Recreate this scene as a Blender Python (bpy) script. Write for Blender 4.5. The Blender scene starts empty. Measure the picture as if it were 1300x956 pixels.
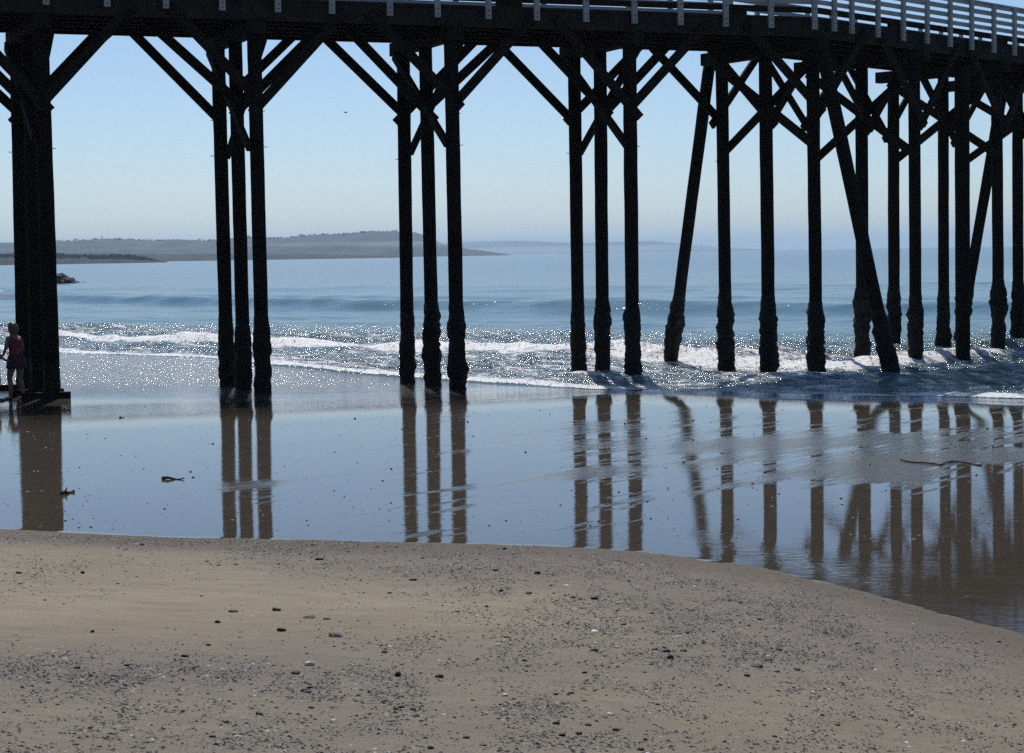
import bpy, bmesh, math, random
import numpy as np
from mathutils import Vector, Matrix, Quaternion
from mathutils import noise as mnoise

random.seed(7); rng = np.random.default_rng(7)
scene = bpy.context.scene
scene.cycles.use_denoising = False; scene.cycles.sample_clamp_indirect = 1.0; scene.cycles.caustics_reflective = False
COL = scene.collection
F = 2300.0; H = 3.2; SX, SY = 650.0, 433.0
PITCH = math.atan((433-322.5)/F); ROLL = math.radians(-0.925)
R = math.radians

# ------------------------------------------------------------------ camera
cam_d = bpy.data.cameras.new('camera'); cam = bpy.data.objects.new('camera', cam_d); COL.objects.link(cam)
cam_d.sensor_fit = 'HORIZONTAL'; cam_d.sensor_width = 36.0; cam_d.lens = 36.0*F/1300.0
cam_d.shift_y = -45.0/1300.0; cam_d.clip_start = 0.1; cam_d.clip_end = 80000
M = Matrix.Translation((0, 0, H)) @ Matrix.Rotation(math.pi/2-PITCH, 4, 'X') @ Matrix.Rotation(ROLL, 4, 'Z')
cam.matrix_world = M; scene.camera = cam
CR = np.array(M.to_3x3())

def ray(px, py):
    return CR @ np.array([(px-SX)/F, -(py-SY)/F, -1.0])
def at_z(px, py, z=0.0):                      # where the sight line of a photo pixel meets height z
    d = ray(px, py); t = (z-H)/d[2]
    return Vector((d[0]*t, d[1]*t, z))
def at_D(px, py, D):
    d = ray(px, py); t = D/d[1]
    return Vector((d[0]*t, D, H+d[2]*t))
def proj(X, Y, Z):
    P = np.stack([np.asarray(X, float), np.asarray(Y, float), np.asarray(Z, float)-H], 0).reshape(3, -1)
    c = CR.T @ P
    return (SX+F*c[0]/-c[2]), (SY-F*c[1]/-c[2])

# ------------------------------------------------------------------ helpers
def link(o, parent=None):
    COL.objects.link(o)
    if parent is not None: o.parent = parent
    return o
def tag(o, label=None, cat=None, group=None, kind=None):
    if label: o['label'] = label
    if cat: o['category'] = cat
    if group: o['group'] = group
    if kind: o['kind'] = kind
    return o
class MB:
    def __init__(s): s.v = []; s.f = []
    def add(s, vs, fs):
        b = len(s.v); s.v += [tuple(v) for v in vs]; s.f += [tuple(i+b for i in f) for f in fs]
    def beam(s, a, b, w, h, up=(0, 0, 1), ch=0.012):
        """chamfered timber from a to b; h is measured along up, w across"""
        a = Vector(a); b = Vector(b); d = (b-a).normalized(); up = Vector(up)
        sd = d.cross(up).normalized(); u = sd.cross(d).normalized()
        w /= 2; h /= 2; c = min(ch, w*.4, h*.4)
        prof = [(w-c, -h), (w, -h+c), (w, h-c), (w-c, h), (-w+c, h), (-w, h-c), (-w, -h+c), (-w+c, -h)]
        L = (b-a).length; n = max(1, int(L/1.6)); vs = []; fs = []
        for i in range(n+1):
            p = a+d*(L*i/n)
            for x, y in prof: vs.append(p+sd*x+u*y)
        for i in range(n):
            for j in range(8): fs.append((i*8+j, i*8+(j+1) % 8, (i+1)*8+(j+1) % 8, (i+1)*8+j))
        fs.append(tuple(range(7, -1, -1))); fs.append(tuple(n*8+j for j in range(8)))
        s.add(vs, fs)
    def tube(s, pts, rad, n=8, jit=0.0):
        pts = [Vector(p) for p in pts]; vs = []; fs = []
        if not hasattr(rad, '__len__'): rad = [rad]*len(pts)
        for i, p in enumerate(pts):
            d = (pts[min(i+1, len(pts)-1)]-pts[max(i-1, 0)]).normalized()
            a = d.cross(Vector((0, 0, 1)))
            if a.length < .05: a = d.cross(Vector((0, 1, 0)))
            a.normalize(); b = d.cross(a)
            for j in range(n):
                t = 2*math.pi*j/n; r = rad[i]*(1+random.uniform(-jit, jit))
                vs.append(p+(a*math.cos(t)+b*math.sin(t))*r)
        for i in range(len(pts)-1):
            for j in range(n): fs.append((i*n+j, (i+1)*n+j, (i+1)*n+(j+1) % n, i*n+(j+1) % n))
        fs.append(tuple(range(n))); fs.append(tuple((len(pts)-1)*n+j for j in range(n-1, -1, -1)))
        s.add(vs, fs)
    def build(s, name, mat, parent=None, smooth=False):
        me = bpy.data.meshes.new(name); me.from_pydata(s.v, [], s.f); me.update()
        bm = bmesh.new(); bm.from_mesh(me); bmesh.ops.recalc_face_normals(bm, faces=bm.faces); bm.to_mesh(me); bm.free()
        if smooth: me.polygons.foreach_set('use_smooth', [True]*len(me.polygons))
        me.materials.append(mat)
        return link(bpy.data.objects.new(name, me), parent)
def grid_mesh(name, P, mat, attrs=None, smooth=True):
    n, m, _ = P.shape
    me = bpy.data.meshes.new(name)
    idx = np.arange(n*m).reshape(n, m)
    q = np.stack([idx[:-1, :-1], idx[:-1, 1:], idx[1:, 1:], idx[1:, :-1]], -1).reshape(-1, 4)
    me.vertices.add(n*m); me.vertices.foreach_set('co', P.reshape(-1).astype(np.float32))
    me.loops.add(q.size); me.loops.foreach_set('vertex_index', q.reshape(-1).astype(np.int32))
    me.polygons.add(len(q)); me.polygons.foreach_set('loop_start', (np.arange(len(q))*4).astype(np.int32))
    me.update(calc_edges=True)
    if smooth: me.polygons.foreach_set('use_smooth', np.ones(len(q), bool))
    for k, a in (attrs or {}).items():
        at = me.attributes.new(k, 'FLOAT', 'POINT'); at.data.foreach_set('value', a.reshape(-1).astype(np.float32))
    me.materials.append(mat)
    return link(bpy.data.objects.new(name, me))
def interp(x, pts):
    p = np.array(pts, float); return np.interp(x, p[:, 0], p[:, 1])
def sstep(a, b, x):
    t = np.clip((x-a)/(b-a), 0, 1); return t*t*(3-2*t)
def vnoise(X, Y, sc, seed=0, oct=3):           # smooth value noise on arrays
    out = np.zeros_like(X, float); amp = 1.0; tot = 0
    for o in range(oct):
        r = np.random.default_rng(seed*17+o); T = r.random((256, 256))*2-1
        x = X*sc+seed*3.7; y = Y*sc+seed*1.3
        xi = np.floor(x).astype(int); yi = np.floor(y).astype(int); fx = x-xi; fy = y-yi
        fx = fx*fx*(3-2*fx); fy = fy*fy*(3-2*fy)
        g = lambda a, b: T[a % 256, b % 256]
        v = (g(xi, yi)*(1-fx)+g(xi+1, yi)*fx)*(1-fy)+(g(xi, yi+1)*(1-fx)+g(xi+1, yi+1)*fx)*fy
        out += v*amp; tot += amp; amp *= .5; sc *= 2.03
    return out/tot

# ------------------------------------------------------------------ materials
class NT:
    def __init__(s, name):
        s.m = bpy.data.materials.new(name); s.m.use_nodes = True; s.t = s.m.node_tree
        s.b = s.t.nodes['Principled BSDF']; s.out = s.t.nodes['Material Output']
    def n(s, typ, ins=None, **kw):
        nd = s.t.nodes.new(typ)
        for k, v in kw.items(): setattr(nd, k, v)
        for k, v in (ins or {}).items():
            if hasattr(v, 'is_output') or isinstance(v, bpy.types.NodeSocket): s.t.links.new(v, nd.inputs[k])
            else: nd.inputs[k].default_value = v
        return nd
    def set(s, **kw):
        for k, v in kw.items():
            k = k.replace('_', ' ')
            if isinstance(v, bpy.types.NodeSocket): s.t.links.new(v, s.b.inputs[k])
            else: s.b.inputs[k].default_value = v
    def pos(s): return s.n('ShaderNodeNewGeometry').outputs['Position']
    def mapping(s, vec, scale=(1, 1, 1), rot=(0, 0, 0)):
        if any(rot): vec = s.n('ShaderNodeMapping', {'Vector': vec, 'Rotation': rot}).outputs[0]
        return s.n('ShaderNodeMapping', {'Vector': vec, 'Scale': scale}).outputs[0]
    def noise(s, vec, scale, detail=4, rough=.55, dist=0):
        return s.n('ShaderNodeTexNoise', {'Vector': vec, 'Scale': scale, 'Detail': detail, 'Roughness': rough, 'Distortion': dist}).outputs['Fac']
    def ramp(s, fac, stops, interp='LINEAR'):
        r = s.n('ShaderNodeValToRGB', {'Fac': fac}); cr = r.color_ramp; cr.interpolation = interp
        while len(cr.elements) < len(stops): cr.elements.new(.5)
        for e, (p, c) in zip(cr.elements, stops):
            e.position = p; e.color = (c, c, c, 1) if not hasattr(c, '__len__') else (*c, 1)
        return r.outputs['Color']
    def math(s, op, a, b=0.0, c=0.0, clamp=False):
        nd = s.n('ShaderNodeMath', {0: a, 1: b, 2: c}, operation=op); nd.use_clamp = clamp; return nd.outputs[0]
    def mix(s, f, a, b):
        nd = s.n('ShaderNodeMix', None, data_type='RGBA')
        for i, v in ((0, f), (6, a), (7, b)):
            if isinstance(v, bpy.types.NodeSocket): s.t.links.new(v, nd.inputs[i])
            else: nd.inputs[i].default_value = v if not hasattr(v, '__len__') else ((*v, 1) if len(v) == 3 else v)
        return nd.outputs[2]
    def attr(s, name): return s.n('ShaderNodeAttribute', None, attribute_name=name).outputs['Fac']
    def bump(s, h, strength=.5, dist=.05, normal=None):
        ins = {'Height': h, 'Strength': strength, 'Distance': dist}
        if normal is not None: ins['Normal'] = normal
        return s.n('ShaderNodeBump', ins).outputs[0]

def glitter(m, p, cell, amp, mask, base, keep=.8, rot=.2):
    """small tilted water facets: a share of the cells lean away from level and catch the sun"""
    v = m.n('ShaderNodeTexVoronoi', {'Vector': m.mapping(p, cell, (0, 0, 0)), 'Scale': 1.0, 'Randomness': 1.0}).outputs['Color']
    sp = m.n('ShaderNodeSeparateColor', {'Color': v})
    on = m.math('MULTIPLY', m.math('GREATER_THAN', sp.outputs[2], keep), mask)
    vx = m.math('MULTIPLY', m.math('MULTIPLY', m.math('SUBTRACT', sp.outputs[0], .5), amp*.8), on)
    vy = m.math('MULTIPLY', m.math('MULTIPLY', m.math('SUBTRACT', sp.outputs[1], 1.45), amp), on)
    cv = m.n('ShaderNodeCombineXYZ', {0: vx, 1: vy})
    ad = m.n('ShaderNodeVectorMath', {0: base, 1: cv.outputs[0]}, operation='ADD')
    return m.n('ShaderNodeVectorMath', {0: ad.outputs[0]}, operation='NORMALIZE').outputs[0]
def mat_timber(name, c1, c2, rough=.8, sc=1.0, spec=.25):
    m = NT(name); co = m.n('ShaderNodeTexCoord').outputs['Object']
    a = m.noise(m.mapping(co, (3*sc, 3*sc, 3*sc)), 1.2, 5, .6)
    g = m.noise(m.mapping(co, (18*sc, 18*sc, 1.2*sc)), 2.0, 5, .65)
    f = m.math('MULTIPLY', m.math('ADD', a, g), .5)
    m.set(Base_Color=m.mix(m.ramp(f, [(.38, 0.0), (.64, 1.0)]), c1, c2), Roughness=rough, Specular_IOR_Level=spec,
          Normal=m.bump(g, .6, .02))
    return m.m
M_PILE = mat_timber('creosote_pile', (.006, .0055, .0055), (.020, .016, .013), .9, 1.0, .12)
M_TIMBER = mat_timber('creosote_timber', (.008, .007, .0065), (.030, .023, .017), .9, 1.0, .12)
M_FASCIA = mat_timber('weathered_fascia', (.012, .011, .011), (.040, .035, .031), .85, 1.0, .15)
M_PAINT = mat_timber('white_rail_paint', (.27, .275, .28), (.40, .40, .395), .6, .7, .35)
M_BOLT = mat_timber('rusted_bolt', (.01, .009, .008), (.05, .03, .02), .6)
M_DRIFT = mat_timber('driftwood', (.04, .032, .025), (.12, .10, .08), .9)

def mat_crust():
    m = NT('mussel_crust'); p = m.pos()
    v = m.n('ShaderNodeTexVoronoi', {'Vector': p, 'Scale': 22.0}).outputs['Distance']
    n = m.noise(p, 7.0, 5, .6)
    m.set(Base_Color=m.mix(m.ramp(n, [(.4, 0.), (.65, 1.)]), (.006, .006, .006), (.022, .019, .015)), Roughness=.7, Specular_IOR_Level=.2,
          Normal=m.bump(v, .9, .04))
    return m.m
M_CRUST = mat_crust()

def mat_simple(name, c, rough=.7, var=.35, sc=12, spec=.4):
    m = NT(name); co = m.n('ShaderNodeTexCoord').outputs['Object']
    n = m.noise(co, sc, 4, .6)
    lo = tuple(x*(1-var) for x in c); hi = tuple(min(1, x*(1+var)) for x in c)
    m.set(Base_Color=m.mix(m.ramp(n, [(.35, 0.), (.65, 1.)]), lo, hi), Roughness=rough, Specular_IOR_Level=spec, Normal=m.bump(n, .3, .01))
    return m.m

# beach: dry berm, mirror-wet flat, matte drained patches, sparkling swash
def mat_beach():
    m = NT('beach_sand'); p = m.pos()
    wet = m.attr('wet'); matte = m.attr('matte'); swash = m.attr('swash'); grav = m.attr('gravel'); rip = m.attr('ripple')
    big = m.noise(p, .55, 4, .6); mid = m.noise(m.mapping(p, (1, 2.2, 1), (0, 0, .2)), 2.3, 5, .62); fine = m.noise(p, 60., 4, .7); grit = m.noise(p, 210., 2, .8)
    dry = m.mix(m.ramp(big, [(.35, 0.), (.68, 1.)]), (.246, .210, .153), (.306, .266, .194))
    dry = m.mix(m.ramp(mid, [(.42, 0.), (.68, .55)]), dry, (.19, .165, .13))
    gcol = m.mix(m.ramp(grit, [(.40, 0.), (.60, 1.)]), (.03, .03, .032), (.30, .27, .23))
    gm = m.math('MULTIPLY', grav, m.ramp(fine, [(.40, 0.), (.56, 1.)]))
    dry = m.mix(gm, dry, gcol)
    dry = m.mix(m.math('MULTIPLY', m.ramp(grit, [(.56, 0.), (.68, 1.)]), .7), dry, (.06, .054, .05))
    dry = m.mix(m.math('MULTIPLY', m.attr('coarse'), .8), dry, m.mix(m.ramp(fine, [(.40, 0.), (.60, 1.)]), (.092, .079, .073), (.25, .215, .19)))
    damp = m.attr('damp')
    dry = m.mix(damp, dry, m.mix(.85, dry, (.085, .072, .058)))
    wcol = m.mix(m.ramp(mid, [(.35, 0.), (.7, 1.)]), (.038, .027, .0145), (.056, .040, .023))
    # ragged edge
    w2 = m.ramp(m.math('ADD', wet, m.math('MULTIPLY', m.math('SUBTRACT', m.noise(p, 1.7, 6, .65), .5), 1.1)), [(.47, 0.), (.53, 1.)])
    col = m.mix(w2, dry, wcol)
    # thin water film: how smooth it lies
    st = m.noise(m.mapping(p, (.30, 1.9, 1), (0, 0, -.75)), 1.0, 5, .62, .5)
    st2 = m.noise(m.mapping(p, (.6, 5.0, 1), (0, 0, -.95)), 1.6, 6, .68, .35)
    sp = m.math('ADD', m.math('ADD', m.math('MULTIPLY', st, .45), m.math('MULTIPLY', st2, .55)), m.math('MULTIPLY', matte, .62))
    mt = m.ramp(sp, [(.60, 0.), (.80, 1.)])
    col = m.mix(m.math('MULTIPLY', m.math('MULTIPLY', mt, w2), .7), col, (.10, .088, .078))
    sw = m.noise(m.mapping(p, (.8, 2.8, 1), (0, 0, .8)), 2.0, 5, .65)
    sf = m.math('MULTIPLY', swash, m.ramp(m.noise(p, 24., 3, .6), [(.54, 0.), (.58, 1.)]))
    sf = m.math('MULTIPLY', sf, m.ramp(sw, [(.44, 0.), (.58, 1.)]))
    col = m.mix(sf, col, (.7, .7, .7))
    m.set(Base_Color=col, Roughness=.9, Specular_IOR_Level=.12)
    # sand normal
    bs = m.bump(m.math('ADD', m.math('MULTIPLY', fine, .4), m.math('MULTIPLY', mid, 1.5)), .9, .025)
    bs2 = m.bump(grit, .9, .006, bs)
    m.set(Normal=bs2)
    # film normal
    rp = m.noise(m.mapping(p, (1.3, 5.0, 1), (0, 0, .12)), 5.0, 3, .5, .3)
    rp2 = m.noise(m.mapping(p, (1, 1.5, 1), (0, 0, .8)), 13.0, 4, .6)
    rp3 = m.noise(m.mapping(p, (1, 3., 1)), 40.0, 2, .6)
    h1 = m.math('MULTIPLY', rp, m.math('ADD', m.math('MULTIPLY', rip, .016), .0002))
    h2 = m.math('MULTIPLY', rp2, m.math('ADD', m.math('MULTIPLY', swash, .009), m.math('MULTIPLY', mt, .0030)))
    h3 = m.math('MULTIPLY', rp3, m.math('ADD', m.math('ADD', m.math('MULTIPLY', mt, .0012), m.math('MULTIPLY', swash, .0065)), .00002))
    hf = m.math('ADD', m.math('ADD', h1, h2), h3)
    bf = m.bump(hf, 1.0, 1.0)
    gmask = m.math('MULTIPLY', w2, m.math('ADD', swash, m.math('MULTIPLY', m.attr('spark'), .9)), clamp=True)
    bf = glitter(m, p, (24, 4.5, 5), .45, m.math('GREATER_THAN', m.math('ADD', gmask, m.math('MULTIPLY', m.math('SUBTRACT', sw, .5), 1.6)), .80), bf, .962)
    cr = m.math('ADD', m.math('MULTIPLY', mt, .18), m.math('ADD', .004, m.math('MULTIPLY', swash, .13)))
    m.set(Coat_Weight=w2, Coat_Roughness=cr, Coat_IOR=1.33, Coat_Normal=bf)
    return m.m

def mat_sea():
    m = NT('sea_water'); p = m.pos()
    foam = m.attr('foam'); near = m.attr('near'); kelp = m.attr('kelp'); surf = m.attr('surf')
    f1 = m.noise(m.mapping(p, (.45, 1.7, 1), (0, 0, .75)), 1.5, 4, .62, .6)
    f2 = m.noise(m.mapping(p, (.9, 2.0, 1), (0, 0, .7)), 7.0, 4, .65, .3)
    f3 = m.noise(m.mapping(p, (1, 1.5, 1)), 32.0, 3, .65)
    fs = m.math('ADD', m.math('ADD', m.math('MULTIPLY', f1, .50), m.math('MULTIPLY', f2, .32)), m.math('MULTIPLY', f3, .22))
    fs = m.math('ADD', m.math('MULTIPLY', m.math('SUBTRACT', fs, .52), 2.9), .5)
    fm = m.ramp(m.math('ADD', fs, m.math('SUBTRACT', foam, .5)), [(.44, 0.), (.62, 1.)])
    fm = m.math('MULTIPLY', fm, m.ramp(foam, [(.02, 0.), (.10, 1.)]))
    big = m.noise(m.mapping(p, (.004, .02, 1)), 3.0, 4, .6)
    body = m.mix(m.ramp(big, [(.35, 0.), (.65, 1.)]), (.036, .098, .152), (.050, .128, .185))
    body = m.mix(near, body, (.034, .100, .118))
    kp = m.math('MULTIPLY', kelp, m.ramp(m.noise(m.mapping(p, (.06, .16, 1), (0, 0, .1)), 1.4, 6, .72), [(.565, 0.), (.62, 1.)]))
    body = m.mix(kp, body, (.16, .11, .06))
    col = m.mix(fm, body, (.93, .93, .93))
    m.set(Base_Color=col, Roughness=m.math('ADD', m.math('ADD', .12, m.math('MULTIPLY', fm, .22)), m.math('MULTIPLY', m.math('SUBTRACT', 1.0, near), .10)), IOR=1.33,
          Specular_IOR_Level=m.math('SUBTRACT', .5, m.math('MULTIPLY', fm, .05)))
    a = m.noise(m.mapping(p, (.22, .85, 1), (0, 0, .25)), 1.0, 4, .55)
    b = m.noise(m.mapping(p, (1., 2.4, 1), (0, 0, .2)), 2.4, 3, .5)
    c = m.noise(m.mapping(p, (1., 1.6, 1)), 11.0, 3, .6)
    h = m.math('ADD', m.math('MULTIPLY', a, .13), m.math('ADD', m.math('MULTIPLY', b, m.math('ADD', .030, m.math('MULTIPLY', surf, .03))), m.math('MULTIPLY', c, m.math('ADD', .005, m.math('MULTIPLY', surf, .045)))))
    h = m.math('ADD', h, m.math('MULTIPLY', m.math('MULTIPLY', m.math('ADD', m.math('MULTIPLY', f3, .4), f2), fm), .07))
    nb = m.bump(h, 1.0, 1.0)
    sk = m.math('GREATER_THAN', m.math('ADD', m.math('MULTIPLY', foam, 1.15), m.math('MULTIPLY', m.math('SUBTRACT', f1, .5), 1.3)), .42)
    m.set(Normal=glitter(m, p, (16, 3.2, 5), .5, sk, nb, .84, -.2))
    return m.m

# ------------------------------------------------------------------ pier line in plan
B5 = Vector((7.8, 46.6)); S1 = Vector((1, .372)).normalized(); S2 = Vector((.697, .717)).normalized()
N1 = Vector((-S1.y, S1.x)); N2 = Vector((-S2.y, S2.x)); MT = (N1+N2)/(1+N1.dot(N2))
def line(s, q):                    # s metres along the near pile row from the bend, q metres across towards the far side
    if s <= 0:
        p = B5+S1*s+N1*q
        lim = (MT*q).dot(S1)
        if s > lim: return B5+MT*q
        return p
    lim = (MT*q).dot(S2)
    if s < lim: return B5+MT*q
    return B5+S2*s+N2*q
def pier_D(X):
    X = np.asarray(X, float)
    return np.where(X < B5.x, B5.y+(X-B5.x)*.372, B5.y+(X-B5.x)*(S2.y/S2.x))

# ------------------------------------------------------------------ beach surface
EDGE = [(-900, 640), (-300, 655), (0, 671), (200, 681), (450, 687), (690, 692), (800, 699), (860, 706), (930, 716), (1000, 729), (1075, 746), (1150, 766), (1300, 808), (1500, 880), (1900, 1080)]
ZF = .70
_e = np.array([list(at_z(x, y, ZF)) for x, y in EDGE])
# edge as function of angle k=X/Y
EK = _e[:, 0]/_e[:, 1]; ED = _e[:, 1]
LA = [(-900, 425), (-100, 438), (70, 447), (130, 449), (200, 452), (280, 455), (340, 461), (420, 468), (500, 475), (600, 482), (700, 490), (760, 494), (830, 496), (950, 499), (1100, 502), (1200, 502), (1300, 505), (1700, 512), (2500, 520)]
def shore_D(k):                  # where the last wave ends, metres from the viewpoint
    px = np.clip(650+F*np.asarray(k), -900, 2500); return H*F/(np.interp(px, [a for a, b in LA], [b for a, b in LA])-(332.9-.01615*px))
def beach_z(X, Y):
    X = np.asarray(X, float); Y = np.asarray(Y, float)
    k = X/np.maximum(Y, .1)
    t = np.interp(k, EK, ED)-Y                      # metres landward of the berm edge
    pd = pier_D(np.minimum(X, 30)); pd = np.minimum(pd, shore_D(k)+2.5); u = Y-pd
    zp = np.interp(X, [-40, -10.3, -5.8, -1.3, 3, 8, 14, 30], [.26, .20, .10, .0, -.06, -.08, -.08, -.1])
    m = np.interp(X, [-30, -10, 0, 8], [.006, .010, .022, .03])
    flat = ZF+(zp-ZF)*sstep(-15, 0, u)
    z = np.where(u < 0, flat, zp-m*u)
    z = z+.006*vnoise(X, Y, .16, 3, 2)*sstep(0, 3, -t)
    tb = np.maximum(t, 0)
    berm = .028*sstep(0, .5, tb)+.030*tb+.045*np.maximum(tb-1.0, 0)+(.02*vnoise(X, Y, .35, 5, 3)+.008*vnoise(X, Y, 2.2, 6, 4))*sstep(.1, 1.5, tb)
    berm = np.minimum(berm, 2.2)
    return z+np.where(t > 0, berm, 0), t
kd = np.concatenate([np.linspace(-5, -.42, 40)[:-1], np.linspace(-.42, .42, 620), np.linspace(.42, 5, 40)[1:]])
Yr = 1/np.linspace(1/5.5, 1/95., 760); Yr = np.concatenate([np.linspace(.6, 5.5, 30)[:-1], Yr])
KK, YY = np.meshgrid(kd, Yr); XX = KK*YY
ZZ, TT = beach_z(XX, YY)
PX, PY = proj(XX, YY, ZZ); PX = PX.reshape(XX.shape); PY = PY.reshape(XX.shape)
wet = sstep(.22, -.20, TT+.10*vnoise(XX, YY, 1.1, 51, 3))
damp = sstep(1.6, .05, TT)*.8
def blob(px, py, cx, cy, rx, ry, tilt=0):
    dx = px-cx; dy = (py-cy)-tilt*dx
    return np.exp(-((dx/rx)**2+(dy/ry)**2))
matte = np.zeros_like(XX)
for b in [(980, 562, 260, 9, -.02, .42), (1220, 580, 150, 10, -.02, .45), (1120, 600, 70, 16, .05, .6), (1040, 596, 60, 7, -.05, .3), (760, 545, 120, 8, -.05, .28), (690, 605, 130, 7, -.14, .36),
          (570, 645, 90, 5, -.12, .25), (420, 655, 80, 5, -.05, .2), (320, 622, 60, 22, .1, .22), (560, 678, 60, 8, 0, .25), (880, 625, 160, 6, -.16, .25), (350, 612, 120, 5, -.1, .3), (900, 585, 120, 6, -.12, .3)]:
    matte += b[5]*blob(PX, PY, *b[:5])
matte = matte*.8+interp(PX, [(0, -.06), (350, -.02), (600, .07), (800, .13), (1300, .15)])*blob(PX, PY, 850, 575, 900, 65)-.28*blob(PX, PY, 1150, 680, 260, 60)-.25*blob(PX, PY, 130, 660, 260, 18)-.1*blob(PX, PY, 150, 560, 250, 30)
ripple = .7*blob(PX, PY, 1030, 722, 110, 11, .28)+.45*blob(PX, PY, 1120, 722, 80, 14)+.22*blob(PX, PY, 960, 698, 90, 9, .2)+.10*blob(PX, PY, 760, 672, 90, 18)+.09*blob(PX, PY, 570, 655, 70, 18)
ripple = .26*ripple+.045*(1-np.clip(blob(PX, PY, 1150, 700, 330, 95)+blob(PX, PY, 100, 665, 330, 24), 0, 1))
swash = interp(PX, [(-200, 1), (380, 1), (520, .6), (620, .08), (1300, .05)])*sstep(512, 478, PY-interp(PX, [(0, 0), (600, 6), (1300, 8)]))
spark = .18*blob(PX, PY, 900, 560, 420, 70)+.3*blob(PX, PY, 1150, 530, 200, 18)
gravel = (1.3*blob(PX, PY, 250, 690, 330, 9, .02)+.7*blob(PX, PY, 480, 712, 230, 16)+.5*blob(PX, PY, 800, 750, 260, 24, .12)+.7*blob(PX, PY, 60, 850, 400, 30, .06)
          + .4*blob(PX, PY, 700, 840, 500, 40)+.4*blob(PX, PY, 1080, 800, 160, 30, .25)+.5*blob(PX, PY, 300, 930, 900, 60))
gravel = np.clip(gravel*(1+.6*vnoise(XX, YY, .9, 9, 3))+.05, 0, 1)*sstep(0, .3, TT)
coarse = np.clip(.95*blob(PX, PY, 1050, 770, 420, 70, .18)+.8*blob(PX, PY, 350, 692, 420, 12, .02)+.5*blob(PX, PY, 560, 720, 330, 26)+.55*blob(PX, PY, 650, 850, 700, 34)+.5*blob(PX, PY, 60, 850, 400, 28)+.4*blob(PX, PY, 600, 950, 900, 60)+.22*vnoise(XX, YY, .7, 31, 3), 0, 1)*sstep(0, .3, TT)
beach = grid_mesh('beach', np.stack([XX, YY, ZZ], -1), mat_beach(), dict(wet=wet, damp=damp, matte=matte, ripple=np.clip(ripple, 0, 1), swash=swash, gravel=gravel, spark=spark, coarse=coarse))
tag(beach, kind='structure')

# ------------------------------------------------------------------ sea
LB = [(-900, 390), (-100, 420), (70, 428), (130, 431), (280, 437), (450, 441), (600, 447), (700, 451), (800, 455), (900, 461), (1000, 464), (1080, 467), (1150, 462), (1220, 456), (1300, 453), (1700, 450), (2500, 450)]
LC = [(-900, 362), (0, 379), (100, 382), (250, 386), (450, 390), (650, 392), (850, 394), (1050, 395), (1300, 396), (2500, 400)]
LA2 = [(x, y) for x, y in LA]
yh = lambda px: 332.9-.01615*px
py_rows = np.concatenate([np.array([.12, .2, .35, .6, .9, 1.3, 1.8, 2.4]), np.arange(3, 50, .8), np.arange(50, 200, .42)])   # image rows below the horizon, sea level
Ys = (H*F)/py_rows
ks = np.concatenate([np.linspace(-4, -.40, 40)[:-1], np.linspace(-.40, .40, 640), np.linspace(.40, 4, 40)[1:]])
K2, Y2 = np.meshgrid(ks, Ys); X2 = K2*Y2
QX, QY = proj(X2, Y2, 0*X2); QX = QX.reshape(X2.shape); QY = QY.reshape(X2.shape)
QXc = np.clip(QX, -900, 2500); yhx = 322.5+(QY*0)
def depth_of(pts):      # distance along the view of a traced shoreline, at sea level
    yy = interp(QXc, pts); return H*F/np.maximum(yy-yh(QXc), 2.)
DA = depth_of(LA); DB = depth_of(LB); DC = depth_of(LC)
wob = .5*vnoise(X2, Y2, .35, 11, 3)
tA = Y2-DA+wob*.9; tB = Y2-DB+wob*1.3; tC = Y2-DC+wob*2
bz, _ = beach_z(X2, Y2)
lvl = np.maximum(bz+.015, 0.0)
z = lvl*sstep(9, 0, tA)
z = np.where(tA > 0, z+.075*(1-np.exp(-np.maximum(tA, 0)/.6))*np.exp(-np.maximum(tA, 0)/5), bz+.015-.30*sstep(0, -1.2, tA))
z += .20*np.exp(-np.where(tB < 0, (tB/.55)**2, (tB/2.4)**2))*(1+.9*vnoise(X2, Y2, .9, 21, 3))*(tA > .5)*interp(QXc, [(0, .55), (500, .6), (900, 1.), (1300, .8)])
z += .52*np.exp(-np.where(tC < 0, (tC/3.0)**2, (tC/7.)**2))
tD = tC-24; z += .34*np.exp(-np.where(tD < 0, (tD/4.)**2, (tD/9)**2))*interp(QXc, [(0, 1), (500, .6), (1300, .3)])
tE = tC-60; z += .35*np.exp(-(tE/10)**2)
chop = np.zeros_like(z)
for i in range(46):
    lam = .45*1.085**i; th = -math.pi/2-.42+random.gauss(0, .55); kx = 2*math.pi/lam*math.cos(th); ky = 2*math.pi/lam*math.sin(th)
    ok = (Y2*Y2/(H*F)*.42 < lam*.33)
    chop += ok*.0062*lam**.62*np.sin(kx*X2+ky*Y2+random.random()*6.28+1.5*vnoise(X2, Y2, .25/lam**.5, 40+i % 5, 2))
z += chop*np.where(tA > 0, sstep(0, 2.5, tA), 0)*(.15*sstep(20, 80, tB)+.42+.8*sstep(14, 3, tB)+.6*(tB > 0)*(tB < 14))
fA = np.where(tA > 0, np.exp(-tA/interp(QXc, [(0, 4.5), (500, 3.2), (760, 2.2), (860, .4), (1120, .4), (1200, 1.6), (1300, 1.8)])), 0)*interp(QXc, [(0, .74), (760, .80), (850, .42), (1100, .38), (1180, .66), (1300, .8)])
fB = np.exp(-np.where(tB < 0, (tB/2.2)**2, (tB/4.5)**2))*interp(QXc, [(0, .84), (500, .84), (900, .90), (1100, .92), (1200, .62), (1300, .52)])
fA = np.maximum(fA, np.where(tA > 0, np.exp(-(tA/.8)**2), 0)*interp(QXc, [(0, 1.05), (760, 1.1), (850, .5), (1120, .5), (1200, 1.1), (1300, 1.2)]))
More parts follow.
